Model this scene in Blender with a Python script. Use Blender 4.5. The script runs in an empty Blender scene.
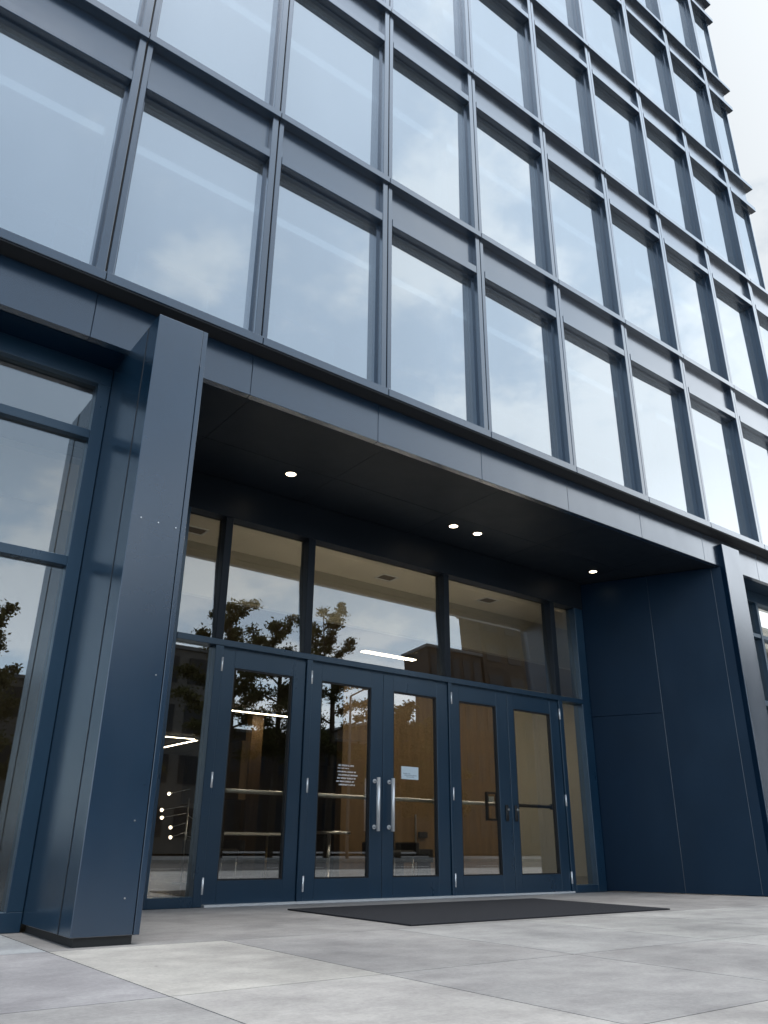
import bpy, bmesh, math, random
from mathutils import Vector, Matrix
random.seed(7)
SC = bpy.context.scene
COL = SC.collection
# All lengths below are written in facade bays (one window bay = S metres); heights are from the
# camera's eye level and the pavement lies at GZ.
S, GZ = 1.45, -0.38

def W(x, y, z):
    return Vector((x * S, y * S, (z - GZ) * S))

# ---------------------------------------------------------------- objects
def empty(name, loc=(0, 0, GZ), label=None, cat=None, group=None):
    o = bpy.data.objects.new(name, None)
    COL.objects.link(o)
    o.location = W(*loc)
    o.empty_display_size = 0.2
    return tag(o, label, cat, group)

def tag(o, label=None, cat=None, group=None, kind=None):
    if label: o['label'] = label
    if cat: o['category'] = cat
    if group: o['group'] = group
    if kind: o['kind'] = kind
    return o

class MB:
    """Collects shapes (in bay units) and links them as one mesh object."""
    def __init__(self):
        self.bm = bmesh.new()
    def box(self, x0, x1, y0, y1, z0, z1, bev=0.0, mi=0):
        vs = [self.bm.verts.new(W(x, y, z)) for z in (z0, z1) for y in (y0, y1) for x in (x0, x1)]
        fs = []
        for q in ((0, 2, 3, 1), (4, 5, 7, 6), (0, 1, 5, 4), (2, 6, 7, 3), (0, 4, 6, 2), (1, 3, 7, 5)):
            f = self.bm.faces.new([vs[i] for i in q]); f.material_index = mi; fs.append(f)
        if bev:
            es = list({e for f in fs for e in f.edges})
            bmesh.ops.bevel(self.bm, geom=es, offset=bev * S, segments=1, affect='EDGES', profile=.5)
        return self
    def prism(self, pts, z0, z1, bev=0.0, mi=0):
        """vertical prism over a plan polygon (counter-clockwise)"""
        lo = [self.bm.verts.new(W(x, y, z0)) for x, y in pts]
        hi = [self.bm.verts.new(W(x, y, z1)) for x, y in pts]
        n = len(pts)
        fs = [self.bm.faces.new(lo[::-1]), self.bm.faces.new(hi)]
        fs += [self.bm.faces.new((lo[i], lo[(i + 1) % n], hi[(i + 1) % n], hi[i])) for i in range(n)]
        for f in fs: f.material_index = mi
        if bev:
            es = list({e for f in fs for e in f.edges})
            bmesh.ops.bevel(self.bm, geom=es, offset=bev * S, segments=1, affect='EDGES', profile=.5)
        return self
    def tube(self, pts, r, seg=12, mi=0, cap=True):
        """pts in bay units, r in metres (number or list)"""
        P = [W(*p) for p in pts]
        rs = r if isinstance(r, (list, tuple)) else [r] * len(P)
        rings = []
        for i, p in enumerate(P):
            d = (P[min(i + 1, len(P) - 1)] - P[max(i - 1, 0)]).normalized()
            a = d.orthogonal().normalized() if abs(d.z) > .9 else d.cross(Vector((0, 0, 1))).normalized()
            b = d.cross(a)
            rings.append([self.bm.verts.new(p + (a * math.cos(t) + b * math.sin(t)) * rs[i])
                          for t in [2 * math.pi * k / seg for k in range(seg)]])
        for A, B in zip(rings, rings[1:]):
            for k in range(seg):
                f = self.bm.faces.new((A[k], A[(k + 1) % seg], B[(k + 1) % seg], B[k])); f.smooth = True; f.material_index = mi
        if cap:
            for q in (rings[0][::-1], rings[-1]):
                f = self.bm.faces.new(q); f.material_index = mi
        return self
    def ball(self, p, r, mi=0, sx=1, sy=1, sz=1):
        m = Matrix.Translation(W(*p)) @ Matrix.Diagonal((sx, sy, sz, 1))
        res = bmesh.ops.create_uvsphere(self.bm, u_segments=14, v_segments=8, radius=r, matrix=m)
        for f in {f for v in res['verts'] for f in v.link_faces}: f.smooth = True; f.material_index = mi
        return self
    def build(self, name, mats, parent=None):
        bmesh.ops.recalc_face_normals(self.bm, faces=self.bm.faces[:])
        me = bpy.data.meshes.new(name)
        self.bm.to_mesh(me); self.bm.free()
        for m in (mats if isinstance(mats, (list, tuple)) else [mats]): me.materials.append(m)
        o = bpy.data.objects.new(name, me)
        COL.objects.link(o)
        if parent is not None:
            o.parent = parent
            o.matrix_parent_inverse = Matrix.Translation(-wloc(parent))
        return o

def wloc(o):
    v = Vector(o.location)
    while o.parent is not None:
        v = v + o.matrix_parent_inverse.to_translation() + Vector(o.parent.location)
        o = o.parent
    return v

# ---------------------------------------------------------------- materials
def new_mat(name):
    m = bpy.data.materials.new(name); m.use_nodes = True
    nt = m.node_tree; nt.nodes.clear()
    out = nt.nodes.new('ShaderNodeOutputMaterial')
    return m, nt, out

def N(nt, t, **kw):
    n = nt.nodes.new(t)
    for k, v in kw.items():
        if k in n.inputs.keys(): n.inputs[k].default_value = v
        else: setattr(n, k, v)
    return n

def noise(nt, scale, detail=4, rough=.55, coord='Object', stretch=None):
    tc = N(nt, 'ShaderNodeTexCoord')
    n = N(nt, 'ShaderNodeTexNoise', Scale=scale, Detail=detail, Roughness=rough)
    if stretch:
        mp = N(nt, 'ShaderNodeMapping'); mp.inputs['Scale'].default_value = stretch
        nt.links.new(tc.outputs[coord], mp.inputs[0]); nt.links.new(mp.outputs[0], n.inputs['Vector'])
    else:
        nt.links.new(tc.outputs[coord], n.inputs['Vector'])
    return n

def ramp(nt, src, a, b, ca, cb):
    r = N(nt, 'ShaderNodeValToRGB')
    r.color_ramp.elements[0].position = a; r.color_ramp.elements[0].color = (*ca, 1)
    r.color_ramp.elements[1].position = b; r.color_ramp.elements[1].color = (*cb, 1)
    nt.links.new(src, r.inputs[0])
    return r

def maprange(nt, src, a, b, c, d):
    m = N(nt, 'ShaderNodeMapRange'); 
    for i, v in enumerate((a, b, c, d)): m.inputs[i + 1].default_value = v
    nt.links.new(src, m.inputs[0])
    return m

def metal_paint(name, base, gloss, rough, f0, f1, power, spec=.5):
    """satin metallic coating: a pigment layer under a glossy flake layer that gains at grazing angles"""
    m, nt, out = new_mat(name)
    L = nt.links.new
    n1 = noise(nt, 1.3, 5); n2 = noise(nt, 60, 2)
    col = ramp(nt, n1.outputs['Fac'], .3, .7, tuple(c * .88 for c in base), tuple(c * 1.12 for c in base))
    rg = maprange(nt, noise(nt, 3.0, 6, .6, stretch=(1, 1, .35)).outputs['Fac'], .25, .75, rough * .85, rough * 1.2)
    bump = N(nt, 'ShaderNodeBump', Strength=.012, Distance=.001)
    L(n2.outputs['Fac'], bump.inputs['Height'])
    wav = N(nt, 'ShaderNodeBump', Strength=.10, Distance=.006)
    L(noise(nt, 1.1, 1).outputs['Fac'], wav.inputs['Height']); L(wav.outputs[0], bump.inputs['Normal'])
    d = N(nt, 'ShaderNodeBsdfPrincipled'); d.inputs['IOR'].default_value = 1.45; d.inputs['Specular IOR Level'].default_value = spec
    L(col.outputs[0], d.inputs['Base Color']); L(rg.outputs[0], d.inputs['Roughness']); L(bump.outputs[0], d.inputs['Normal'])
    g = N(nt, 'ShaderNodeBsdfGlossy'); g.inputs['Color'].default_value = (*gloss, 1)
    L(rg.outputs[0], g.inputs['Roughness']); L(bump.outputs[0], g.inputs['Normal'])
    lw = N(nt, 'ShaderNodeLayerWeight'); lw.inputs['Blend'].default_value = .5
    p = N(nt, 'ShaderNodeMath', operation='POWER'); p.inputs[1].default_value = power
    L(lw.outputs['Facing'], p.inputs[0])
    fac = maprange(nt, p.outputs[0], 0, 1, f0, f1)
    mx = N(nt, 'ShaderNodeMixShader')
    L(fac.outputs[0], mx.inputs[0]); L(d.outputs[0], mx.inputs[1]); L(g.outputs[0], mx.inputs[2])
    L(mx.outputs[0], out.inputs[0])
    return m

def glass(name, tint, refl, f0, f1, power, wave=.0, film=.0):
    m, nt, out = new_mat(name)
    L = nt.links.new
    t = N(nt, 'ShaderNodeBsdfTransparent'); t.inputs[0].default_value = (*tint, 1)
    g = N(nt, 'ShaderNodeBsdfGlossy'); g.inputs['Color'].default_value = (*refl, 1); g.inputs['Roughness'].default_value = 0.0
    if wave:
        b = N(nt, 'ShaderNodeBump', Strength=wave, Distance=.01)
        L(noise(nt, .8, 1, stretch=(1, 1, .6)).outputs['Fac'], b.inputs['Height']); L(b.outputs[0], g.inputs['Normal'])
    lw = N(nt, 'ShaderNodeLayerWeight'); lw.inputs['Blend'].default_value = .5
    p = N(nt, 'ShaderNodeMath', operation='POWER'); p.inputs[1].default_value = power
    L(lw.outputs['Facing'], p.inputs[0])
    fac = maprange(nt, p.outputs[0], 0, 1, f0, f1)
    mx = N(nt, 'ShaderNodeMixShader')
    body = t.outputs[0]
    if film:                                   # thin uneven pale haze mixed in to brighten the pane
        df = N(nt, 'ShaderNodeBsdfDiffuse'); df.inputs[0].default_value = (.66, .74, .80, 1)
        ff = maprange(nt, noise(nt, .9, 5, .6, stretch=(1, 1, .3)).outputs['Fac'], .3, .7, film * .5, film * 1.5)
        fm = N(nt, 'ShaderNodeMixShader'); L(ff.outputs[0], fm.inputs[0]); L(body, fm.inputs[1]); L(df.outputs[0], fm.inputs[2])
        body = fm.outputs[0]
    L(fac.outputs[0], mx.inputs[0]); L(body, mx.inputs[1]); L(g.outputs[0], mx.inputs[2])
    L(mx.outputs[0], out.inputs[0])
    return m

def plain(name, col, rough=.6, metal=0.0, var=.12, scale=4, bump=0.0, bscale=80, spec=.5, stretch=None):
    m, nt, out = new_mat(name)
    L = nt.links.new
    b = N(nt, 'ShaderNodeBsdfPrincipled', Metallic=metal, Roughness=rough)
    b.inputs['Specular IOR Level'].default_value = spec
    r = ramp(nt, noise(nt, scale, 5, stretch=stretch).outputs['Fac'], .3, .7, tuple(c * (1 - var) for c in col), tuple(min(1, c * (1 + var)) for c in col))
    L(r.outputs[0], b.inputs['Base Color'])
    if bump:
        bp = N(nt, 'ShaderNodeBump', Strength=bump, Distance=.004)
        L(noise(nt, bscale, 3).outputs['Fac'], bp.inputs['Height']); L(bp.outputs[0], b.inputs['Normal'])
    L(b.outputs[0], out.inputs[0])
    return m

def lamp_mat(name, col, strength):
    m, nt, out = new_mat(name)
    e = N(nt, 'ShaderNodeEmission', Strength=strength); e.inputs[0].default_value = (*col, 1)
    nt.links.new(e.outputs[0], out.inputs[0])
    return m

def concrete_mat():
    m, nt, out = new_mat('pavement concrete')
    L = nt.links.new
    at = N(nt, 'ShaderNodeAttribute'); at.attribute_name = 'slab_tint'
    big = ramp(nt, noise(nt, .9, 6, .62).outputs['Fac'], .30, .66, (.68, .675, .68), (1.12, 1.11, 1.10))
    streak = ramp(nt, noise(nt, 3.4, 8, .72, stretch=(.8, 1.1, 1)).outputs['Fac'], .36, .60, (.80, .79, .80), (1.04, 1.04, 1.04))
    fine = ramp(nt, noise(nt, 45, 4, .7).outputs['Fac'], .25, .75, (.82, .82, .82), (1.13, 1.13, 1.13))
    spots = N(nt, 'ShaderNodeTexVoronoi', Scale=1.5); tc = N(nt, 'ShaderNodeTexCoord'); L(tc.outputs['Object'], spots.inputs['Vector'])
    sp = ramp(nt, spots.outputs['Distance'], .018, .026, (.35, .35, .35), (1, 1, 1))
    cur = at.outputs['Color']
    for r in (big, streak, fine, sp):
        mx = N(nt, 'ShaderNodeMix', data_type='RGBA', blend_type='MULTIPLY'); mx.inputs[0].default_value = 1
        L(cur, mx.inputs[6]); L(r.outputs[0], mx.inputs[7]); cur = mx.outputs[2]
    b = N(nt, 'ShaderNodeBsdfPrincipled')
    L(cur, b.inputs['Base Color'])
    L(maprange(nt, noise(nt, 2.0, 5).outputs['Fac'], .3, .7, .55, .8).outputs[0], b.inputs['Roughness'])
    bp = N(nt, 'ShaderNodeBump', Strength=.35, Distance=.004)
    L(noise(nt, 70, 5, .7).outputs['Fac'], bp.inputs['Height']); L(bp.outputs[0], b.inputs['Normal'])
    L(b.outputs[0], out.inputs[0])
    return m

M = {}
M['navy'] = metal_paint('navy metallic paint', (.0085, .028, .056), (.60, .62, .65), .22, .075, 3.05, 3.0)
M['navy_dimmed'] = metal_paint('navy paint dimmed for the pier flank', (.008, .028, .054), (.36, .47, .56), .22, .03, .42, 2.2)  # same navy with its sheen dimmed so the pier's flank reads shaded
M['navy_door'] = metal_paint('navy door paint', (.006, .027, .055), (.40, .54, .64), .30, .05, .40, 2.2)
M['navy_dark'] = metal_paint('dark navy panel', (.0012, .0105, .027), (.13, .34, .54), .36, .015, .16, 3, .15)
M['soffit'] = metal_paint('shade darkened soffit paint', (.0075, .0115, .0175), (.4, .45, .5), .42, .015, .22, 3, .2)  # facade paint darkened to near black to imitate the overhang's shade
M['gasket_and_shade'] = plain('black rubber gasket', (.008, .009, .011), .6)
M['plinth'] = plain('dark plinth', (.02, .02, .02), .7)
M['glass_up'] = glass('coated window glass', (.40, .46, .50), (.93, .97, 1.0), .29, .86, 1.5, .09, .12)
M['glass_in'] = glass('entrance glass', (.80, .78, .72), (.93, .96, 1), .175, 1.0, 2.6, .02)
M['concrete'] = concrete_mat()
M['asphalt'] = plain('asphalt', (.05, .05, .052), .85, 0, .2, 2, .5, 60)
M['kerb'] = plain('kerb stone', (.30, .30, .29), .8, 0, .15, 5, .3)
M['matting'] = plain('charcoal entrance matting', (.022, .023, .027), .95, 0, .25, 90, .8, 240, .2)
M['steel'] = plain('brushed steel', (.70, .70, .70), .28, 1.0, .06, 30, stretch=(1, 1, 30))
M['satin'] = plain('satin silver', (.82, .82, .82), .26, .45, .04, 20)
M['alu'] = plain('aluminium', (.62, .63, .65), .35, 1.0, .05, 20)
M['black'] = plain('black plastic', (.012, .012, .013), .5)
M['ceiling'] = plain('lobby ceiling paint', (.62, .58, .50), .85, 0, .05, 2)
M['office_ceiling'] = plain('office ceiling', (.62, .64, .66), .85, 0, .05, 2)
M['office_wall'] = plain('office core wall', (.36, .40, .44), .85, 0, .08, 1)
M['office_floor'] = plain('office floor', (.16, .17, .18), .8, 0, .1, 2)
M['dark_wall'] = plain('dark lobby wall', (.13, .095, .060), .7, 0, .15, 1)
M['wood'] = plain('brown veneer', (.20, .124, .057), .45, 0, .16, 2.2, stretch=(6, 6, .5))
M['pale_wall'] = plain('taupe lobby wall', (.36, .34, .28), .8, 0, .05, 1)
M['lobby_floor'] = plain('polished lobby floor', (.09, .085, .08), .25, 0, .15, 2)
M['brass'] = plain('brass', (.80, .56, .26), .3, 1.0, .05, 20)
M['white_top'] = plain('white laminate', (.78, .78, .76), .4, 0, .03, 5)
M['paper'] = plain('pale paper', (.60, .68, .72), .8, 0, .03, 30)
M['ink'] = plain('grey ink', (.25, .30, .34), .8)
M['decal'] = plain('white vinyl lettering', (.78, .78, .80), .6, 0, .03, 60)
M['down'] = lamp_mat('downlight lens', (1, .84, .60), 7)
M['tube'] = lamp_mat('linear lamp', (1, .90, .76), 16.0)
M['tube_up'] = lamp_mat('office linear lamp', (.92, .97, 1), .65)
M['globe'] = lamp_mat('globe lamp', (1, .90, .74), 6)
M['leather'] = plain('black leather', (.015, .014, .014), .35)
M['bark'] = plain('bark', (.07, .055, .04), .9, 0, .3, 8)
M['stone'] = plain('pale stone cladding', (.14, .135, .125), .8, 0, .1, 1)
M['greycl'] = plain('grey cladding', (.13, .135, .14), .7, 0, .1, 1)
M['brick'] = plain('brown brick', (.045, .034, .026), .85, 0, .2, 3)
M['darkglass'] = plain('dark window glass', (.03, .035, .04), .5, 0, .1, 1, spec=.25)
def leaf_mat():
    m, nt, out = new_mat('leaves')
    L = nt.links.new
    r = ramp(nt, noise(nt, 1.4, 3).outputs['Fac'], .3, .7, (.055, .060, .026), (.12, .115, .05))
    d = N(nt, 'ShaderNodeBsdfDiffuse'); t = N(nt, 'ShaderNodeBsdfTranslucent')
    L(r.outputs[0], d.inputs[0]); L(r.outputs[0], t.inputs[0])
    mx = N(nt, 'ShaderNodeMixShader'); mx.inputs[0].default_value = .25
    L(d.outputs[0], mx.inputs[1]); L(t.outputs[0], mx.inputs[2]); L(mx.outputs[0], out.inputs[0])
    return m
M['leaf'] = leaf_mat()

# ---------------------------------------------------------------- the building
D = 3.8155                    # plane of the mullion faces
X0 = 0.892                    # axis of the mullion left of the pier
GL = D + .088                 # upper glass
KS = list(range(-1, 9))       # mullions; the corner stands half a bay beyond the last
XC = 9.50                     # right corner
LEV = [2.9457] + [2.8881 + 2.0244 * i for i in range(1, 7)]
TOP = LEV[6]
HEAD = .37                    # head ledge top below each sill level
YF, ZFB, ZFT = 3.9155, 2.590, 2.93
YC = 5.212
XL = KS[0] + X0
office = empty('office_building', (5, 3.9, GZ), 'navy metal office building with a deep glazed entrance and a grid of tall windows', 'building')

def bays():
    xs = [X0 + k for k in KS]
    for i, a in enumerate(xs):
        yield a, (xs[i + 1] if i + 1 < len(xs) else None)

# mullions: two fins with a shadow groove between them
for k in KS:
    x = X0 + k
    m = MB()
    m.box(x - .055, x - .008, D, GL + .05, LEV[0] + .005, TOP, .003)
    m.box(x + .004, x + .042, D + .006, GL + .05, LEV[0] + .005, TOP, .003)
    m.box(x - .008, x + .004, D + .03, GL + .05, LEV[0] + .005, TOP, 0, 1)
    m.build('mullion', [M['navy'], M['gasket_and_shade']], office)
# corner post
MB().box(XC - .014, XC, D + .09, GL + .05, LEV[0], TOP, .002).build('corner_post', M['navy'], office)

for i, z in enumerate(LEV):
    last = i == len(LEV) - 1
    a, h = MB(), MB()
    xs = [XL - .06] + [X0 + k for k in KS[1:]] + [XC + .09]
    for p, q in zip(xs, xs[1:]):
        a.box(p + .0025, q - .0025, D - .022, GL - .012, z - .044, z + .016, .003)
        if i:
            hp, hq = (p + (.102 if p < XL else .0425)), (q - .0555 if q < XC else q - .0025)
            h.box(hp, hq, D + .001, GL - .012, z - HEAD - .075, z - HEAD, .003)
    # returns round the corner
    a.box(XC + .003, XC + .09, GL - .008, GL + 3.0, z - .044, z + .016, .003)
    a.build('sill_ledge', M['navy'], office)
    if i:
        h.box(XC + .003, XC + .08, GL - .008, GL + 3.0, z - HEAD - .075, z - HEAD, .003)
        h.build('head_ledge', M['navy'], office)

def window(p, q, z0, z1):
    fw = .018
    f = MB()
    f.box(p, p + fw, GL - .03, GL + .04, z0, z1)
    f.box(q - fw, q, GL - .03, GL + .04, z0, z1)
    f.box(p + fw, q - fw, GL - .03, GL + .04, z0, z0 + fw)
    f.box(p + fw, q - fw, GL - .03, GL + .04, z1 - fw, z1)
    w = f.build('window', M['navy'], office)
    g = MB().box(p + fw, q - fw, GL + .004, GL + .010, z0 + fw, z1 - fw)
    c = W((p + q) / 2, GL, (z0 + z1) / 2)
    rot = Matrix.Translation(c) @ Matrix.Rotation(random.gauss(0, .006), 4, 'Z') @ Matrix.Rotation(random.gauss(0, .006), 4, 'X') @ Matrix.Translation(-c)
    g.bm.transform(rot)
    g.build('window_pane', M['glass_up'], w)

for i in range(len(LEV)):
    z = LEV[i]
    for a, b in bays():
        p = a + .042
        q = (b - .055) if b else XC - .014
        if i:
            MB().box(p + .001, q - .001, D + .050, D + .085, z - HEAD + .006, z - .0445).build('spandrel_panel', M['navy'], office)
        if i + 1 < len(LEV):
            window(p, q, z + .016, LEV[i + 1] - HEAD - .075)

# the side facade beyond the right corner
for i in range(len(LEV) - 1):
    z = LEV[i]
    z1 = LEV[i + 1]
    for j in range(3):
        y = GL + .06 + j * 1.0
        w = MB().box(XC - .03, XC, y + .93, y + 1.0, z + .017, z1 - HEAD - .077).build('side_mullion', M['navy'], office)
        MB().box(XC - .02, XC - .014, y, y + .93, z + .017, z1 - HEAD - .077).build('side_pane', M['glass_up'], w)
    MB().box(XC - .03, XC - .002, GL + .06, GL + 3.06, z1 - HEAD, z1 - .046).build('side_spandrel', M['navy'], office)

# floors, core and enclosing walls behind the glass
YB = GL + 4.0
for i, z in enumerate(LEV):
    # slab with the ceiling of the storey below under it
    if i == 0:
        MB().box(XL, XC - .035, GL + .06, YB, z - .18, z - .02).build('floor_slab', M['office_floor'], office)
    else:
        s = MB().box(XL, XC - .035, GL + .06, YB, z - .20, z - .02)
        s.box(XL, XC - .035, GL + .06, YB, z - HEAD - .02, z - HEAD + .005, 0, 1)
        s.build('floor_slab', [M['office_floor'], M['office_ceiling']], office)
MB().box(XL, XC - .04, YB + .002, YB + .1, LEV[0], TOP).build('core_wall', M['office_wall'], office)
MB().box(XL - .08, XL - .002, GL, YB + 8, -.37, TOP + .3).build('party_wall', M['navy'], office)
MB().box(XL, XC + .05, D + .05, YB + .2, TOP + .02, TOP + .3, .01).build('parapet', M['navy'], office)
for i in range(len(LEV) - 1):
    zc = LEV[i + 1] - HEAD - .02
    m = MB()
    for y in (D + .52, D + 2.0):
        m.box(XL + .1, XC - .2, y, y + .06, zc - .014, zc - .001)
    m.build('office_strip_lights', M['tube_up'], office).name = 'office_strip_light'
    zf = LEV[i]
    m = MB()
    for k in KS[1::3]:
        x = X0 + k
        m.box(x - .06, x + .03, D + .42, D + .52, zf, zc)
    m.build('inner_column', M['white_top'], office)
    m = MB()
    m.tube([(XL + .1, GL + .25, zf + .52), (XC - .3, GL + .25, zf + .52)], .014, 8)
    for k in KS[:-1]:
        for t in (.25, .75): m.tube([(X0 + k + t, GL + .25, zf), (X0 + k + t, GL + .25, zf + .52)], .011, 6)
    m.build('guard_rail', M['white_top'], office)

MB().box(XL - .06, XC + .08, D - .014, YF + .05, LEV[0] - .054, LEV[0] - .0455).build('painted_ledge_shade', M['gasket_and_shade'], office)  # black plate imitating the shade under the lowest sill ledge
# fascia, one panel per bay
xs = [XL - .06] + [X0 + k for k in KS[1:]] + [XC]
for p, q in zip(xs, xs[1:]):
    MB().box(p + .0013, q - .0013, YF, YF + .05, ZFB, LEV[0] - .0555, .002).build('fascia_panel', M['navy'], office)
MB().box(XL - .06, XC, YF + .055, GL + .1, ZFB + .02, LEV[0] - .056).build('fascia_backing', M['gasket_and_shade'], office)

# piers: a deep one left of the entrance, a flush one right of it
XPL, XPR, YP, ZPB = 1.1195, 1.3975, 3.4777, -.3452
YL = 4.176                    # plane of the shopfront glazing left and right
pier = MB()
pier.box(XPL, XPR - .027, YP, YL + .02, ZPB, 2.590, .003)
pier = pier.build('pier', [M['navy'], M['navy_dimmed']], office)
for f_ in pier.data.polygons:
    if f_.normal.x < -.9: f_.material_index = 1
MB().box(XPR - .0255, XPR, YP - .004, YP + .18, ZPB, 2.365, .002).build('corner_trim', M['navy'], pier)
MB().box(XPL + .022, XPR - .022, YP + .02, YL, GZ + .001, ZPB).build('pier_plinth', M['plinth'], pier)
MB().box(XPR - .026, XPR, YP + .002, YP + .43, 2.368, 2.589).build('pier_return', M['navy'], pier)
MB().box(XPL - .0025, XPL + .001, YP + .150, YP + .1535, ZPB, 2.585).build('panel_joint', M['gasket_and_shade'], pier)
sc_ = MB()
for x, z in ((1.168, 1.43), (1.255, 1.425), (1.345, 1.42), (1.335, .70), (1.32, .085), (1.318, -.21)):
    sc_.tube([(x, YP - .0035, z), (x, YP + .001, z)], .0045, 8)
sc_.build('screws', M['steel'], pier).name = 'panel_screw'
XR0, XR1, YR, ZR = 7.1603, 7.4764, 3.8655, 2.8168
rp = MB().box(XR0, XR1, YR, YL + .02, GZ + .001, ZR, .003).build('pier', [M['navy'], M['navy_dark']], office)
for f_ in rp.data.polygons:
    if f_.normal.x < -.9: f_.material_index = 1  # inner face coloured darker to hide its grazing glare

# side walls of the entrance recess, splayed in plan
XE0, XE1 = 6.53, XR0
def along(t):                 # plan point on the right splay, t = 0 at the glazing, 1 at the pier
    return XE0 + (XE1 - XE0) * t, YC + (YF + .0 - YC) * t
dx, dy = XE1 - XE0, YF - YC
ln = math.hypot(dx, dy); nx, ny = -dy / ln, dx / ln     # points into the wall
cuts = [(0, .50), (.50, .935), (.935, 1.0)]
for (a, b) in cuts:
    for (z0, z1) in (((GZ + .006, 1.20), (1.2025, ZFB - .002)) if a == 0 else ((GZ + .006, ZFB - .002),)):
        e = .0022 / ln
        p, q = along(a + e), along(b - e)
        t = .05
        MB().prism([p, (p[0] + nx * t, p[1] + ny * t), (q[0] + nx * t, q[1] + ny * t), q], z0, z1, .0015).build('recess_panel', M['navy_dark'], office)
for t in (.5, .935):
    p, q = along(t - .0011), along(t + .0011)
    MB().prism([(p[0] - nx * .0012, p[1] - ny * .0012), (p[0] + nx * .03, p[1] + ny * .03), (q[0] + nx * .03, q[1] + ny * .03), (q[0] - nx * .0012, q[1] - ny * .0012)], GZ + .01, ZFB - .003).build('panel_joint', M['navy'], office)
p, q = along(0), along(1.0)
MB().prism([(p[0] + nx * .055, p[1] + ny * .055), (p[0] + nx * .12, p[1] + ny * .12), (q[0] + nx * .12, q[1] + ny * .12), (q[0] + nx * .055, q[1] + ny * .055)], GZ + .05, ZFB - .003).build('recess_backing', M['gasket_and_shade'], office)
p, q = (2.02, YC), (XPR, YP + .44)
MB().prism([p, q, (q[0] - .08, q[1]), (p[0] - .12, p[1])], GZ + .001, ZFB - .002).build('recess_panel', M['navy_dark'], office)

# soffit over the recess: panels with fine joints
ys = [YF + .002, 4.074, 4.62, YC + .12]
xs2 = [1.2, 1.92, 3.0, 4.15, 5.3, 6.45, 7.5]
for (ya, yb) in zip(ys, ys[1:]):
    for (xa, xb) in zip(xs2, xs2[1:]):
        lift = 0 if ya < 4 else .006
        MB().box(xa + .002, xb - .002, ya + .002, yb - .002, ZFB + .001 + lift, ZFB + .018 + lift).build('soffit_panel', M['soffit'], office)
MB().box(XL, 1.2, YF + .06, YL + .3, ZFB + .001, ZFB + .018).build('soffit_panel', M['navy_dark'], office)
MB().box(7.5, XC, YF + .06, YL + .3, ZFB + .001, ZFB + .018).build('soffit_panel', M['navy_dark'], office)

# entrance glazing frame
ZH, ZT0, ZT1 = 2.302, 1.312, 1.357
FY0, FY1 = YC - .045, YC + .075
fr = MB()
for x0, x1 in ((2.392, 2.452), (3.135, 3.200), (4.588, 4.650), (6.020, 6.085)):
    MB().box(x0, x1, FY0, FY1, ZT1 + .001, ZH - .001, .002).build('transom_mullion', M['soffit'], office)  # darkened paint stands in for the lack of light up here
for x0, x1 in ((2.02, 2.10), (6.40, 6.52)): fr.box(x0, x1, FY0, FY1, GZ + .001, ZH, .002)
xs3 = [2.10, 6.40]
fr.box(2.10, 6.40, FY0 - .004, FY1, ZT0, ZT1, .002)
for x0, x1 in ((2.402, 2.466), (3.172, 3.224), (4.617, 4.652), (6.043, 6.098)): fr.box(x0, x1, FY0, FY1, GZ + .001, ZT0, .002)
for x0, x1 in ((2.10, 2.402), (6.098, 6.40)): fr.box(x0, x1, FY0, FY1, GZ + .001, -.318, .002)
fr.box(2.466, 6.043, FY0 + .03, FY1, 1.292, ZT0)
MB().box(2.02, 6.52, FY0 - .01, FY1, ZH, ZFB + .004, .002).build('entrance_head', M['soffit'], office)  # head beam takes the shade-darkened paint as well
frame = fr.build('entrance_frame', M['navy_door'], office)
def pane(x0, x1, z0, z1, y, tilt=0.0, parent=frame, name='glass_pane', mat='glass_in'):
    g = MB().box(x0, x1, y, y + .006, z0, z1)
    if tilt:
        c = W((x0 + x1) / 2, y, (z0 + z1) / 2)
        g.bm.transform(Matrix.Translation(c) @ Matrix.Rotation(tilt, 4, 'X') @ Matrix.Translation(-c))
    return g.build(name, M[mat], parent)
TILT = -math.radians(3.0)
for x0, x1 in ((2.10, 2.392), (2.452, 3.135), (3.200, 4.588), (4.650, 6.020), (6.085, 6.40)):
    pane(x0 - .004, x1 + .004, ZT1 - .004, ZH + .004, YC + .012, TILT)
for x0, x1 in ((2.10, 2.402), (6.098, 6.40)):
    pane(x0 - .004, x1 + .004, -.322, ZT0 + .004, YC + .012)
MB().box(2.47, 6.04, FY0 - .03, FY1, GZ + .001, GZ + .016, .001).build('threshold', M['satin'], office)

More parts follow.
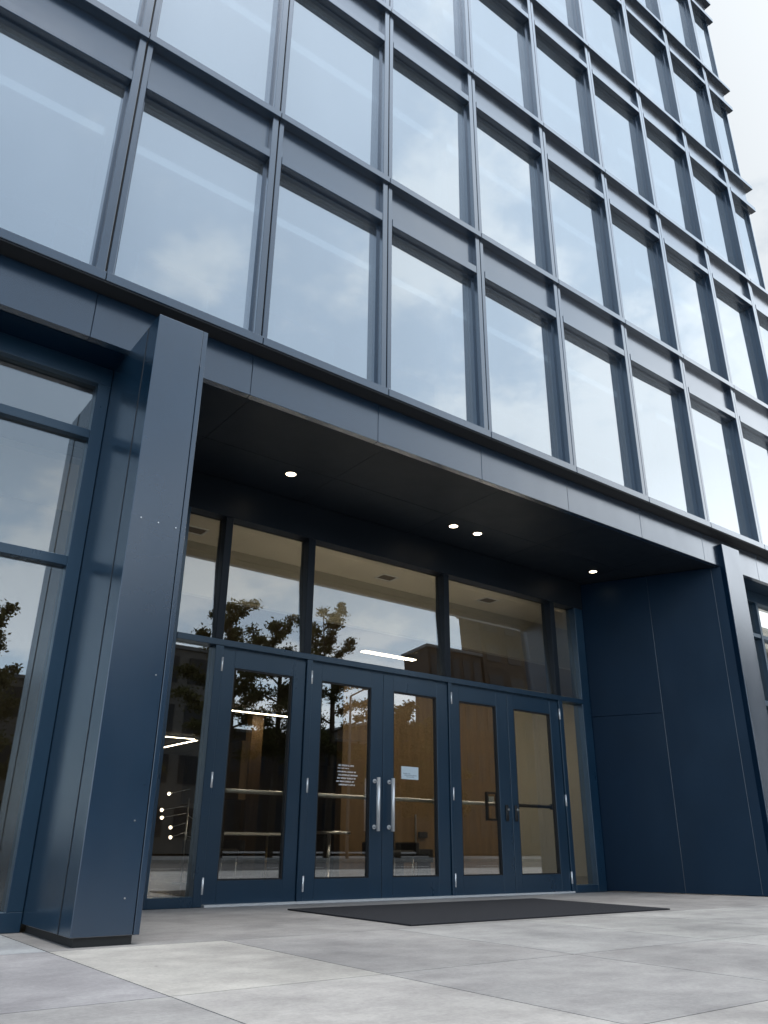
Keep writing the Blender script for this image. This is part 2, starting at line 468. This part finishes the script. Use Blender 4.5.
# doors
def door(x0, x1, hinge, stile=(.1, .1), handle=None, bar='satin', label=None):
    z0, z1 = -.365, 1.290
    zb, zt = -.226, 1.170
    y0, y1 = YC - .030, YC + .012
    a, b = x0 + stile[0], x1 - stile[1]
    m = MB()
    m.box(x0, a, y0, y1, z0, z1, .002); m.box(b, x1, y0, y1, z0, z1, .002)
    m.box(a, b, y0 + .0005, y1, zt, z1 - .001, .0); m.box(a, b, y0 + .0005, y1, z0 + .001, zb, .0)
    d = m.build('entrance_door', M['navy_door'], office)
    if label: d['label'] = label
    # glazing beads
    m = MB()
    m.box(a + .0005, a + .010, y0 + .006, y1 - .002, zb, zt); m.box(b - .010, b - .0005, y0 + .006, y1 - .002, zb, zt)
    m.box(a + .010, b - .010, y0 + .006, y1 - .002, zt - .010, zt - .0005); m.box(a + .010, b - .010, y0 + .006, y1 - .002, zb + .0005, zb + .010)
    m.build('glazing_bead', M['gasket_and_shade'], d)
    pane(a + .008, b - .008, zb + .008, zt - .008, YC - .008, 0, d)
    m = MB()
    m.tube([(a - .03, y1 + .058, .339), (b + .03, y1 + .058, .339)], .022, 14)
    m.box(a - .05, a - .03, y1, y1 + .072, .315, .363, .003); m.box(b + .03, b + .05, y1, y1 + .072, .315, .363, .003)
    m.build('push_bar', M[bar], d)
    hx = x0 - .008 if hinge < 0 else x1 + .008
    for z in (1.13, .345, -.305) if hinge else ():
        MB().tube([(hx, y0 - .010, z), (hx, y0 - .010, z + .10)], .013, 10).build('hinge', M['satin'], d)
    if handle:
        m = MB()
        m.tube([(handle, y0 - .055, .095), (handle, y0 - .055, .480)], .021, 14)
        for z in (.125, .455):
            m.tube([(handle, y0 - .050, z), (handle, y0 + .002, z)], .014, 12)
            m.tube([(handle, y0 - .008, z), (handle, y0 + .001, z)], .024, 14)
        m.build('pull_handle', M['satin'], d)
    return d

d1 = door(2.470, 3.168, -1, (.098, .106), label='single navy glazed door at the left of the entrance')
d2 = door(3.228, 3.915, -1, (.092, .116), 3.838, label='left leaf of the middle double door with white lettering on its glass')
d3 = door(3.920, 4.613, 0, (.104, .124), 3.980, label='right leaf of the middle double door with a paper notice')
d4 = door(4.656, 5.340, -1, (.092, .140), label='left leaf of the right double door with a dark lock box inside')
d5 = door(5.345, 6.039, 1, (.080, .118), bar='black', label='rightmost door leaf with a black push bar')
for d, x in ((d4, 5.272), (d5, 5.385)):
    m = MB()
    m.tube([(x, YC - .040, .205), (x, YC - .040, .325)], [.016, .016], 12)
    m.box(x - .016, x + .016, YC - .044, YC - .029, .20, .33, .004)
    m.build('lock_plate', M['black'], d)
    MB().tube([(x, YC - .062, .292), (x, YC - .040, .292)], .013, 12).build('lock_cylinder', M['steel'], d)
m = MB()
x0, x1, z0, z1 = 5.075, 5.215, .200, .432
m.box(x0, x0 + .018, YC + .004, YC + .03, z0, z1); m.box(x1 - .018, x1, YC + .004, YC + .03, z0, z1)
m.box(x0 + .018, x1 - .018, YC + .004, YC + .03, z0, z0 + .016); m.box(x0 + .018, x1 - .018, YC + .004, YC + .03, z1 - .016, z1)
m.build('lock_box', M['black'], d4)
MB().box(5.105, 5.165, YC + .008, YC + .024, .350, .396, .002).build('lock_label', M['white_top'], d4)

# lettering on the left leaf of the middle pair: seven short lines of small white characters
rows = [(.005, .142, .011), (-.002, .10, .006), (-.002, .168, .009), (.005, .172, .010), (-.004, .168, .010), (-.012, .160, .010), (.006, .150, .010)]
zz = .562
yq = YC - .0105
for s, w, h in rows:
    lt = MB()
    x = 3.508 + s
    while x < 3.508 + s + w:
        cw = random.choice((.005, .0065, .008))
        if random.random() < .13: x += .006
        st = .0021
        kind = random.randrange(4)
        lt.box(x, x + st, yq, yq + .0012, zz - h, zz)
        if kind != 1: lt.box(x + st, x + cw - .0012, yq, yq + .0012, zz - st, zz)
        if kind in (0, 3): lt.box(x + st, x + cw - .0012, yq, yq + .0012, zz - h * .58, zz - h * .58 + st)
        if kind in (1, 2, 3): lt.box(x + st, x + cw - .0012, yq, yq + .0012, zz - h, zz - h + st)
        x += cw
    zz -= .0233
    lt.build('lettering_line', M['decal'], d2)
MB().box(4.121, 4.296, YC - .0125, YC - .0095, .488, .585).build('paper_notice', M['paper'])
notice = bpy.data.objects['paper_notice']
tag(notice, 'small pale blue paper notice taped inside the glass above a pull handle', 'notice')
ik = MB()
for r_, (a, b) in enumerate(((.02, .09), (.03, .15), (.05, .13))):
    x = 4.121 + a
    while x < 4.121 + b:
        ik.box(x, x + .006, YC - .0135, YC - .0128, .527 - r_ * .012, .531 - r_ * .012 + random.uniform(0, .004)); x += .009
o = ik.build('notice_writing', M['ink']); o.parent = notice

# shopfront left of the pier and right of the right pier
def shopfront(x0, x1, mulls, rails, zh, y):
    f = MB()
    f.box(x0, x1, y, y + .10, zh, ZFB + .001, .002)
    f.box(x0, x1, y, y + .10, GZ + .001, -.295, .002)
    for (a, b) in mulls: f.box(a, b, y, y + .10, -.295, zh, .002)
    for (za, zb) in rails:
        for (ma, mb) in zip(mulls, mulls[1:]):
            f.box(ma[1], mb[0], y + .004, y + .096, za, zb, .002)
    o = f.build('shopfront_frame', M['navy_door'], office)
    zs = [-.295] + [v for r_ in rails for v in r_] + [zh]
    for (ma, mb) in zip(mulls, mulls[1:]):
        for (za, zb) in zip(zs[::2], zs[1::2]):
            pane(ma[1] - .004, mb[0] + .004, za - .004, zb + .004, y + .045, 0, o)
shopfront(XL, XPL - .002, [(XL, XL + .05), (.25 - .03, .25 + .03), (1.045, XPL - .002)], [(1.352, 1.405), (2.115, 2.168)], 2.475, YL)
shopfront(XR1 + .002, XC, [(XR1 + .002, XR1 + .06), (8.24, 8.28), (8.86, 8.90), (9.42, XC)], [(1.352, 1.405), (2.075, 2.118)], 2.475, YL)

# ---------------------------------------------------------------- downlights in the soffit
def downlight(x, y, label):
    o = empty('downlight', (x, y, ZFB), label, 'downlight', 'round downlights in the entrance soffit')
    z = ZFB + .006
    t = MB()
    ring_o, ring_i = .052 * S, .040 * S
    vs = []
    for (r_, zz_) in ((ring_o, z), (ring_o, z - .006), (ring_i, z - .006), (ring_i, z)):
        vs.append([t.bm.verts.new(W(x, y, zz_) + Vector((math.cos(a), math.sin(a), 0)) * r_) for a in [2 * math.pi * k / 28 for k in range(28)]])
    for A, B in zip(vs, vs[1:]):
        for k in range(28): t.bm.faces.new((A[k], A[(k + 1) % 28], B[(k + 1) % 28], B[k]))
    t.build('trim_ring', M['soffit'], o)
    MB().tube([(x, y, z - .004), (x, y, z + .002)], .038 * S, 28).build('lens', M['down'], o)
downlight(2.691, 4.751, 'leftmost lit round downlight, alone in the shaded soffit above the single door')
downlight(4.368, 4.775, 'left one of the two close-set lit downlights above the middle doors')
downlight(4.658, 4.776, 'right one of the two close-set lit downlights above the middle doors')
downlight(6.317, 4.82, 'rightmost lit downlight, in the soffit corner by the dark side wall')

# ---------------------------------------------------------------- lobby behind the entrance
LF = GZ + .004
ZC1, ZC2 = 2.45, 2.085
MB().box(XL, 16, YC + .08, 22, GZ - .03, LF).build('lobby_floor', M['lobby_floor'], office)
MB().box(XL, 16, YC + .08, 6.2, ZC1, ZC1 + .05).build('lobby_ceiling', M['ceiling'], office)
MB().box(XL, 16, 6.2, 6.26, ZC2 - .11, ZC1 + .05).build('bulkhead', M['pale_wall'], office)
MB().box(2.5, 6.0, YC + .085, YC + .12, ZT1 - .03, ZT1 - .005).build('added_uplight', M['tube'], office)  # unseen lamp added behind the transom bar to brighten the lobby ceiling
MB().box(XL, 16, 6.262, 22, ZC2, ZC2 + .05).build('lobby_ceiling', M['dark_wall'], office)
MB().box(XL, 16, 20.0, 20.1, LF, ZC2).build('lobby_back_wall', M['dark_wall'], office)
MB().box(5.45, 8.25, 8.0, 8.12, LF, ZC2 - .001, .002).build('timber_wall', M['wood'], office)
MB().box(8.252, 16, 7.9, 8.1, LF, ZC2 - .001).build('taupe_wall', M['pale_wall'], office)
MB().box(6.545, 6.56, 7.985, 7.999, LF, .345).build('timber_joint', M['alu'], office)
MB().box(6.62, 6.84, 12.5, 12.7, LF, ZC2 - .001, .004).build('timber_column', M['wood'], office)
MB().box(4.8, 4.9, 9.3, 11, .5, 1.2, .004).build('timber_screen', M['wood'], office)
MB().box(XL, 2.0, 6.3, 6.4, LF, ZC2 - .001).build('partition', M['dark_wall'], office)
MB().box(1.98, 2.08, 6.402, 20, LF, ZC2 - .001).build('partition', M['dark_wall'], office)
MB().box(16.0, 16.1, YC, 22, LF, ZC1 + .05).build('lobby_side_wall', M['dark_wall'], office)
for x0, y0, lab in ((2.37, 5.86, 'square ceiling vent seen through the leftmost transom pane'), (4.42, 5.86, 'square ceiling vent seen through the wide middle transom pane'), (5.75, 5.80, 'square ceiling vent seen through the right transom pane')):
    v = empty('ceiling_vent', (x0 + .1, y0 + .08, ZC1), lab, 'vent', 'air vents in the lobby ceiling')
    m = MB()
    for (a, b, c, e) in ((0, .2, 0, .015), (0, .2, .145, .16), (0, .015, .015, .145), (.185, .2, .015, .145)):
        m.box(x0 + a, x0 + b, y0 + c, y0 + e, ZC1 - .008, ZC1 - .001)
    m.build('vent_frame', M['office_ceiling'], v)
    m = MB()
    m.box(x0 + .02, x0 + .18, y0 + .02, y0 + .14, ZC1 - .004, ZC1 - .001)
    m.build('vent_grille', M['dark_wall'], v)

def linear(x0, x1, y0, y1, z, label):
    o = empty('linear_light', ((x0 + x1) / 2, (y0 + y1) / 2, z), label, 'ceiling light', 'lit linear lights in the lobby ceiling')
    MB().box(x0, x1, y0, y1, z - .004, z + .02).build('housing', M['black'], o)
    MB().box(x0 + .01, x1 - .01, y0 + .01, y1 - .01, z - .012, z - .0045).build('diffuser', M['tube'], o)
linear(5.9, 7.35, 12.2, 12.29, ZC2 - .03, 'long lit strip light seen across the top of the left single door')
linear(5.6, 7.3, 16.3, 16.38, ZC2 - .03, 'far lit strip light seen through the narrow left side pane')
linear(7.38, 7.46, 16.5, 19.2, ZC2 - .03, 'lit strip light running away from the street behind the narrow left pane')
linear(5.2, 5.98, 7.24, 7.34, ZC2 - .03, 'short lit strip light seen low in the wide transom pane')
MB().box(5.0, 11.0, 6.34, 6.46, ZC2 - .02, ZC2 - .001).build('added_wall_washer', M['tube'], office)  # unseen lamp added behind the bulkhead to light the timber wall

# furniture seen through the doors
def table(name, x, y, rx, ry, ztop, top, leg, label):
    o = empty(name, (x, y, LF), label, 'table')
    MB().box(x - rx, x + rx, y - ry, y + ry, ztop - .03, ztop, .004).build('table_top', M[top], o)
    for sx in (-1, 1):
        for sy in (-1, 1):
            px, py = x + sx * (rx - .07), y + sy * (ry - .06)
            MB().tube([(px, py, LF), (px, py, ztop - .03)], .022, 10).build('leg', M[leg], o)
table('lobby_table', 4.55, 8.7, .55, .28, .115, 'white_top', 'brass', 'white topped table on brass legs behind the left single door')
def round_table(x, y, r, label):
    o = empty('round_table', (x, y, LF), label, 'table')
    MB().tube([(x, y, .10), (x, y, .128)], r * S, 28).build('table_top', M['steel'], o)
    MB().tube([(x, y, LF + .01), (x, y, .10)], .03, 12).build('stem', M['steel'], o)
    MB().tube([(x, y, LF), (x, y, LF + .012)], r * .6 * S, 24).build('foot', M['steel'], o)
round_table(5.0, 7.55, .23, 'round steel pedestal table behind the lettered door leaf')
def chair(x, y, a, label):
    o = empty('lounge_chair', (x, y, LF), label, 'chair')
    m = MB(); m.box(x - .2, x + .2, y - .19, y + .17, -.12, -.05, .02); m.build('seat', M['leather'], o)
    m = MB(); m.box(x - .2, x + .2, y + .172, y + .23, -.12, .14, .02); m.build('backrest', M['leather'], o)
    for sx in (-1, 1):
        m = MB(); m.box(x + sx * .23 - .025, x + sx * .23 + .025, y - .19, y + .2, -.10, .03, .012); m.build('armrest', M['leather'], o)
        for sy in (-.15, .17):
            MB().tube([(x + sx * .18, y + sy, LF), (x + sx * .18, y + sy, -.12)], .012, 8).build('leg', M['steel'], o)
chair(5.72, 7.4, 0, 'black lounge chair in front of the brown timber wall beside the round table')
chair(3.85, 7.9, 0, 'black lounge chair behind the single door left of the white table')
o = empty('waste_bin', (6.86, 7.75, LF), 'tall black bin standing against the brown timber wall', 'bin')
MB().tube([(6.86, 7.75, LF), (6.86, 7.75, .02)], [.085, .095], 20).build('body', M['black'], o)
MB().tube([(6.86, 7.75, .021), (6.86, 7.75, .04)], [.10, .06], 20).build('lid', M['black'], o)
o = empty('low_bench', (6.28, 7.72, LF), 'low black bench against the timber wall behind the right leaf of the middle doors', 'bench')
MB().box(6.02, 6.50, 7.6, 7.86, -.18, -.04, .01).build('seat', M['leather'], o)
for sx in (6.06, 6.46):
    MB().box(sx - .02, sx + .02, 7.63, 7.83, LF, -.182).build('leg', M['black'], o)
o = MB().box(6.59, 6.72, 7.96, 7.998, .085, .15, .004).build('wall_box', M['black'])
tag(o, 'small black box fixed to the brown timber wall above the low bench', 'wall box')
o = empty('globe_lamp', (3.58, 8.0, LF), 'thin branching floor lamp with small glowing globes behind the narrow left pane', 'lamp')
MB().tube([(3.58, 8.0, LF), (3.58, 8.0, LF + .02)], .13, 20).build('base', M['black'], o)
pl = MB(); pl.tube([(3.58, 8.0, LF + .02), (3.58, 8.0, .42)], .011, 8)
GP = [(3.30, 8.0, .30), (3.33, 8.05, .23), (3.39, 7.95, .14), (3.43, 8.02, .05), (3.67, 8.0, .21), (3.75, 8.0, .02), (3.4, 8.1, .46)]
for p in GP: pl.tube([(3.58, 8.0, p[2] + .05), p], .004, 6)
pl.build('stand', M['steel'], o)
for p in GP: MB().ball(p, .024).build('globe', M['globe'], o)

# ---------------------------------------------------------------- ground
def slabs():
    bm = bmesh.new()
    lay = bm.loops.layers.color.new('slab_tint')
    xs_ = [-60, -30, -12, -6, -3.5, -2.2, -1.2, -.6, .16, 1.03, 1.755, 2.67, 3.6, 4.5, 5.4, 6.3, 7.2, 8.1, 9, 10.2, 12, 16, 30, 60]
    ys_ = [-1.2, -.35, .5, 1.35, 2.30, 3.43, 5.20]
    special = {(1.03, 2.30): (0.421, 0.415, 0.400), (1.03, 1.35): (0.421, 0.413, 0.405), (.16, 3.43): (0.396, 0.405, 0.410), (.16, 2.30): (0.368, 0.362, 0.364),
               (1.755, 2.30): (0.371, 0.365, 0.361), (1.755, 1.35): (0.386, 0.380, 0.375), (2.67, 1.35): (0.376, 0.370, 0.365), (1.755, .5): (0.421, 0.413, 0.405), (2.67, .5): (0.337, 0.332, 0.328), (.16, 1.35): (0.381, 0.374, 0.369)}
    g = .0027
    for xa, xb in zip(xs_, xs_[1:]):
        for ya, yb in zip(ys_, ys_[1:]):
            if ya >= 3.43 and xa >= 1.03:
                c = (.350, .346, .341)
            else:
                v = random.uniform(.375, .405); c = (v * 1.005, v, v * .985)
            c = special.get((xa, ya), c)
            jx = 0
            gx0, gx1, gy0, gy1 = xa + g, xb - g, ya + g, yb - g
            if ya >= 3.43 and xa >= 1.755: gx0 = xa
            if ya >= 3.43 and xa >= 1.03: gx1 = xb
            h = random.uniform(-.001, .001)
            P = [(gx0, gy0), (gx1, gy0), (gx1, gy1), (gx0, gy1)]
            top = [bm.verts.new(W(x, y, GZ) + Vector((0, 0, 0))) for x, y in P]
            bot = [bm.verts.new(W(x, y, GZ) + Vector((0, 0, -.03))) for x, y in P]
            fs = [bm.faces.new(top)] + [bm.faces.new((bot[i], bot[(i + 1) % 4], top[(i + 1) % 4], top[i])) for i in range(4)]
            for f in fs:
                for l in f.loops: l[lay] = (c[0] * 1.6, c[1] * 1.6, c[2] * 1.6, 1)
    # joint bed under the slabs
    b = [bm.verts.new(W(x, y, GZ) + Vector((0, 0, -.012))) for x, y in ((-60, -1.2), (60, -1.2), (60, 5.2), (-60, 5.2))]
    f = bm.faces.new(b)
    for l in f.loops: l[lay] = (.17, .17, .17, 1)
    bmesh.ops.recalc_face_normals(bm, faces=bm.faces[:])
    me = bpy.data.meshes.new('pavement'); bm.to_mesh(me); bm.free()
    me.materials.append(M['concrete'])
    o = bpy.data.objects.new('pavement', me); COL.objects.link(o)
    tag(o, kind='structure')
slabs()
tag(MB().box(-60, 60, -1.32, -1.203, GZ - .11, GZ + .002, .004).build('kerb', M['kerb']), kind='structure')
tag(MB().box(-60, 60, -9.6, -1.322, GZ - .13, GZ - .09).build('road', M['asphalt']), kind='structure')
tag(MB().box(-60, 60, -9.72, -9.602, GZ - .11, GZ + .002, .004).build('kerb', M['kerb']), kind='structure')
tag(MB().box(-60, 60, -14.5, -9.722, GZ - .11, GZ - .001).build('pavement_opposite', M['greycl']), kind='structure')
tag(MB().box(-700, 700, -700, 700, GZ - .4, GZ - .20).build('ground', M['asphalt']), kind='structure')
ln_ = MB()
for k in range(-20, 20): ln_.box(k * 3.0, k * 3.0 + 1.4, -5.50, -5.43, GZ - .0895, GZ - .087)
tag(ln_.build('road_markings', M['white_top']), kind='structure')

# entrance mat
m = MB().box(2.835, 5.05, 3.50, 4.72, GZ + .001, GZ + .009, .002)
mt = m.build('entrance_mat', M['matting'])
tag(mt, 'wide charcoal entrance mat lying in front of the navy doors', 'mat')

# ---------------------------------------------------------------- across the street (seen mirrored in the glass)
def tree(x, y, h, spread, seed, label):
    rnd = random.Random(seed)
    o = empty('street_tree', (x, y, GZ), label, 'tree', 'trees across the street')
    t = MB()
    H = h * S
    t.tube([(x, y, GZ), (x + .05, y, GZ + h * .35), (x - .03, y + .05, GZ + h * .7), (x, y, GZ + h * .97)], [.17, .13, .08, .02], 10)
    cl = []
    nl = 22
    for i in range(nl):
        f = .30 + .66 * i / (nl - 1)
        a = i * 2.4 + rnd.uniform(-.4, .4)
        r_ = spread * 1.4 * (1.05 - f * .72) * rnd.uniform(.75, 1.15)
        p0 = (x, y, GZ + h * f * .94)
        p1 = (x + math.cos(a) * r_, y + math.sin(a) * r_, GZ + h * (f + .04))
        t.tube([p0, tuple((u + v) / 2 for u, v in zip(p0, p1)), p1], [.05, .035, .012], 6)
        for j in range(5):
            s = .3 + .7 * j / 4
            cl.append((tuple(u + (v - u) * s + rnd.uniform(-.1, .1) for u, v in zip(p0, p1)), .36 * rnd.uniform(.6, 1.25) * (1.15 - .5 * f)))
    cl.append(((x, y, GZ + h * .97), .26))
    t.build('trunk', M['bark'], o)
    b = bmesh.new()
    for (c, r_) in cl:
        cw = W(*c)
        for _ in range(int(270 * r_ / .42)):
            d = Vector((rnd.gauss(0, 1), rnd.gauss(0, 1), rnd.gauss(0, .62)))
            p = cw + d * r_ * S * .45
            n = Vector((rnd.gauss(0, 1), rnd.gauss(0, 1), rnd.gauss(.5, 1))).normalized()
            u = n.orthogonal().normalized(); u = Matrix.Rotation(rnd.uniform(0, 6.3), 3, n) @ u
            v = n.cross(u); q = rnd.uniform(.05, .105)
            b.faces.new([b.verts.new(p + u * q), b.verts.new(p + v * q * .5), b.verts.new(p - u * q), b.verts.new(p - v * q * .5)])
    me = bpy.data.meshes.new('crown'); b.to_mesh(me); b.free(); me.materials.append(M['leaf'])
    c = bpy.data.objects.new('crown', me); COL.objects.link(c); c.parent = o
    c.matrix_parent_inverse = Matrix.Translation(-Vector(o.location))
MY = 10.37
tree(10.9, MY - 22, 9.5, 1.6, 1, 'leafy tree mirrored in the transom pane above the single door')
tree(12.75, MY - 22.4, 9.3, 1.5, 2, 'dark tree mirrored behind the mullion left of the wide transom pane')
tree(14.4, MY - 21.8, 9.9, 1.8, 3, 'tall layered tree mirrored in the left end of the wide transom pane')
tree(17.3, MY - 22, 4.9, 1.3, 4, 'low tree mirrored at the top of the right middle door leaf')
tree(19.2, MY - 22.5, 4.7, 1.2, 5, 'low tree mirrored beside the right edge of the middle doors')
tree(3.75, 2 * YL - 22, 6.0, 1.1, 6, 'tree mirrored in the shopfront left of the pier')
tree(7.6, MY - 23, 7.2, 1.4, 8, 'tree hidden from the glass by the deep left pier')

def block(name, x0, x1, y0, y1, z1, wall, cols, rows, label):
    o = empty(name, ((x0 + x1) / 2, y1, GZ), label, 'building', 'buildings across the street')
    MB().box(x0, x1, y0, y1, GZ, z1, .01).build('wall', M[wall], o)
    MB().box(x0 - .1, x1 + .1, y0 - .1, y1 + .1, z1 + .001, z1 + .16, .01).build('roof', M['greycl'], o)
    w, h = (x1 - x0) / cols, (z1 - GZ) / rows
    for r_ in range(rows):
        m = MB()
        for c in range(cols):
            m.box(x0 + w * (c + .18), x0 + w * (c + .82), y1 + .002, y1 + .03, GZ + h * (r_ + .3), GZ + h * (r_ + .85))
        m.build('window_row', M['darkglass'], o)
block('office_block', 9.0, 13.9, MY - 40, MY - 30, 7.2, 'stone', 4, 4, 'pale office block mirrored in the narrow left side pane')
block('brick_hall', 14.2, 29.0, MY - 50, MY - 40, 5.6, 'brick', 9, 2, 'low brown brick building mirrored in the lettered door')
block('brick_hall', 29.2, 52.0, MY - 50, MY - 40, 6.8, 'brick', 12, 3, 'brown brick building mirrored behind the paper notice')
block('brown_tower', 30.3, 50.0, MY - 31.6, MY - 30.0, 15.0, 'brick', 12, 9, 'tall brown building mirrored in the transom pane over the right double door')
block('dark_tower', 26.3, 30.1, MY - 32, MY - 30.0, 12.2, 'brick', 5, 5, 'dark tower mirrored at the right end of the wide transom pane')
block('grey_terrace', 38.6, 52.0, -24.0, -11.6, 10.4, 'greycl', 8, 5, 'grey building mirrored in the shopfront right of the right pier')
block('office_block', -6, 8.7, MY - 46, MY - 36, 6.0, 'stone', 7, 3, 'stone office block opposite the left end of the facade')
o = empty('street_lamp', (14.3, -10.2, GZ), 'slim street lamp across the road mirrored in the lettered door', 'street lamp')
MB().tube([(14.3, -10.2, GZ - .1), (14.3, -10.2, 4.3)], [.075, .05], 12).build('pole', M['greycl'], o)
MB().tube([(14.3, -10.2, 4.3), (14.3, -9.4, 4.42)], [.04, .03], 10).build('arm', M['greycl'], o)
MB().box(14.22, 14.38, -9.5, -9.1, 4.39, 4.44, .01).build('lamp_head', M['greycl'], o)

# ---------------------------------------------------------------- sky and sun
world = bpy.data.worlds.new('World'); SC.world = world; world.use_nodes = True
nt = world.node_tree; nt.nodes.clear(); L = nt.links.new
SUN_EL, SUN_AZ = math.radians(74), math.radians(195)     # azimuth from +Y towards +X
STREET = 1.8
out = N(nt, 'ShaderNodeOutputWorld'); bg = N(nt, 'ShaderNodeBackground', Strength=.1)
sky = N(nt, 'ShaderNodeTexSky', sky_type='NISHITA', sun_disc=False, sun_elevation=SUN_EL, sun_rotation=SUN_AZ)
sky.air_density = 1.0; sky.dust_density = 2.0; sky.ozone_density = 1.0
tc = N(nt, 'ShaderNodeTexCoord')
sep = N(nt, 'ShaderNodeSeparateXYZ'); L(tc.outputs['Generated'], sep.inputs[0])
zc = N(nt, 'ShaderNodeMath', operation='MAXIMUM'); L(sep.outputs['Z'], zc.inputs[0]); zc.inputs[1].default_value = 0
za = N(nt, 'ShaderNodeMath', operation='ADD'); L(zc.outputs[0], za.inputs[0]); za.inputs[1].default_value = .28
dv = N(nt, 'ShaderNodeVectorMath', operation='DIVIDE')
cmb = N(nt, 'ShaderNodeCombineXYZ')
for i in range(3): L(za.outputs[0], cmb.inputs[i])
L(tc.outputs['Generated'], dv.inputs[0]); L(cmb.outputs[0], dv.inputs[1])
n1 = N(nt, 'ShaderNodeTexNoise', Scale=3.1, Detail=10, Roughness=.58); L(dv.outputs[0], n1.inputs['Vector'])
n2 = N(nt, 'ShaderNodeTexNoise', Scale=.7, Detail=3, Roughness=.5); L(dv.outputs[0], n2.inputs['Vector'])
# cloud cover thickens towards the right of the street
dotr = N(nt, 'ShaderNodeVectorMath', operation='DOT_PRODUCT'); L(tc.outputs['Generated'], dotr.inputs[0]); dotr.inputs[1].default_value = (.95, .25, .18)
cov_a = maprange(nt, dotr.outputs['Value'], .25, .85, -.10, .05)
cov_b = maprange(nt, sep.outputs['Y'], .0, .4, 0, .10)
cov = N(nt, 'ShaderNodeMath', operation='ADD'); L(cov_a.outputs[0], cov.inputs[0]); L(cov_b.outputs[0], cov.inputs[1])
cov_c = maprange(nt, sep.outputs['Z'], .25, .62, .13, -.02)
cov2 = N(nt, 'ShaderNodeMath', operation='ADD'); L(cov.outputs[0], cov2.inputs[0]); L(cov_c.outputs[0], cov2.inputs[1]); cov = cov2
s1 = N(nt, 'ShaderNodeMath', operation='ADD'); L(n1.outputs['Fac'], s1.inputs[0]); L(cov.outputs[0], s1.inputs[1])
s2 = N(nt, 'ShaderNodeMath', operation='MULTIPLY_ADD'); L(n2.outputs['Fac'], s2.inputs[0]); s2.inputs[1].default_value = .35; L(s1.outputs[0], s2.inputs[2])
cl = maprange(nt, s2.outputs[0], .63, .77, 0, 1); cl.interpolation_type = 'SMOOTHSTEP'
# veil of high haze: bluish grey away from the sun, near white towards it
veil = N(nt, 'ShaderNodeMix', data_type='RGBA')
vf = maprange(nt, dotr.outputs['Value'], .0, .68, 0, 1)
L(vf.outputs[0], veil.inputs[0]); veil.inputs[6].default_value = (3.1, 3.9, 4.6, 1); veil.inputs[7].default_value = (4.7, 5.4, 5.9, 1)
sm = N(nt, 'ShaderNodeMix', data_type='RGBA'); sm.inputs[0].default_value = .72
L(sky.outputs[0], sm.inputs[6]); L(veil.outputs[2], sm.inputs[7])
cc = N(nt, 'ShaderNodeMix', data_type='RGBA'); L(vf.outputs[0], cc.inputs[0]); cc.inputs[6].default_value = (4.4, 4.95, 5.5, 1); cc.inputs[7].default_value = (5.95, 6.3, 6.6, 1)
fin = N(nt, 'ShaderNodeMix', data_type='RGBA')
L(cl.outputs[0], fin.inputs[0]); L(sm.outputs[2], fin.inputs[6]); L(cc.outputs[2], fin.inputs[7])
# the street side of the sky, round the veiled sun, is brighter than the side behind the building
fr_ = maprange(nt, sep.outputs['Y'], .35, -.35, .90, STREET)
mulf = N(nt, 'ShaderNodeVectorMath', operation='SCALE'); L(fin.outputs[2], mulf.inputs[0]); zen = maprange(nt, sep.outputs['Z'], .84, 1.0, 1.0, 3.0)
fz = N(nt, 'ShaderNodeMath', operation='MULTIPLY'); L(fr_.outputs[0], fz.inputs[0]); L(zen.outputs[0], fz.inputs[1])
L(fz.outputs[0], mulf.inputs['Scale'])
low = maprange(nt, sep.outputs['Z'], .0, .42, 2.0, 1.0)
mlow = N(nt, 'ShaderNodeVectorMath', operation='SCALE'); L(mulf.outputs[0], mlow.inputs[0]); L(low.outputs[0], mlow.inputs['Scale'])
L(mlow.outputs[0], bg.inputs[0]); L(bg.outputs[0], out.inputs[0])
sl = bpy.data.lights.new('sun', 'SUN'); sl.energy = 1.5; sl.angle = math.radians(18); sl.color = (1, .96, .90)
so = bpy.data.objects.new('sun', sl); COL.objects.link(so)
dirv = Vector((math.sin(SUN_AZ) * math.cos(SUN_EL), math.cos(SUN_AZ) * math.cos(SUN_EL), math.sin(SUN_EL)))
so.rotation_euler = dirv.to_track_quat('Z', 'Y').to_euler(); so.location = (0, 0, 40)

# ---------------------------------------------------------------- camera
cam = bpy.data.cameras.new('camera'); co = bpy.data.objects.new('camera', cam); COL.objects.link(co)
yaw, pitch, roll, f = .6459, .3998, .0098, .9847 * 800
fw = Vector((math.sin(yaw) * math.cos(pitch), math.cos(yaw) * math.cos(pitch), math.sin(pitch)))
rt = Vector((math.cos(yaw), -math.sin(yaw), 0)); up = rt.cross(fw)
c_, s_ = math.cos(roll), math.sin(roll)
r2 = rt * c_ + up * s_; u2 = up * c_ - rt * s_
mw = Matrix((r2, u2, -fw)).transposed().to_4x4(); mw.translation = W(0, 0, 0)
co.matrix_world = mw
cam.sensor_fit = 'VERTICAL'; cam.sensor_height = 36; cam.lens = f / 1024 * 36
cam.clip_start = .05; cam.clip_end = 3000
SC.camera = co

vs = SC.view_settings
vs.view_transform = 'Standard'; vs.look = 'None'; vs.gamma = 1; vs.exposure = 0.5; vs.use_curve_mapping = False
cy = SC.cycles
cy.use_denoising = True
cy.max_bounces = 10; cy.transparent_max_bounces = 16; cy.glossy_bounces = 6; cy.diffuse_bounces = 4
cy.sample_clamp_indirect = 6
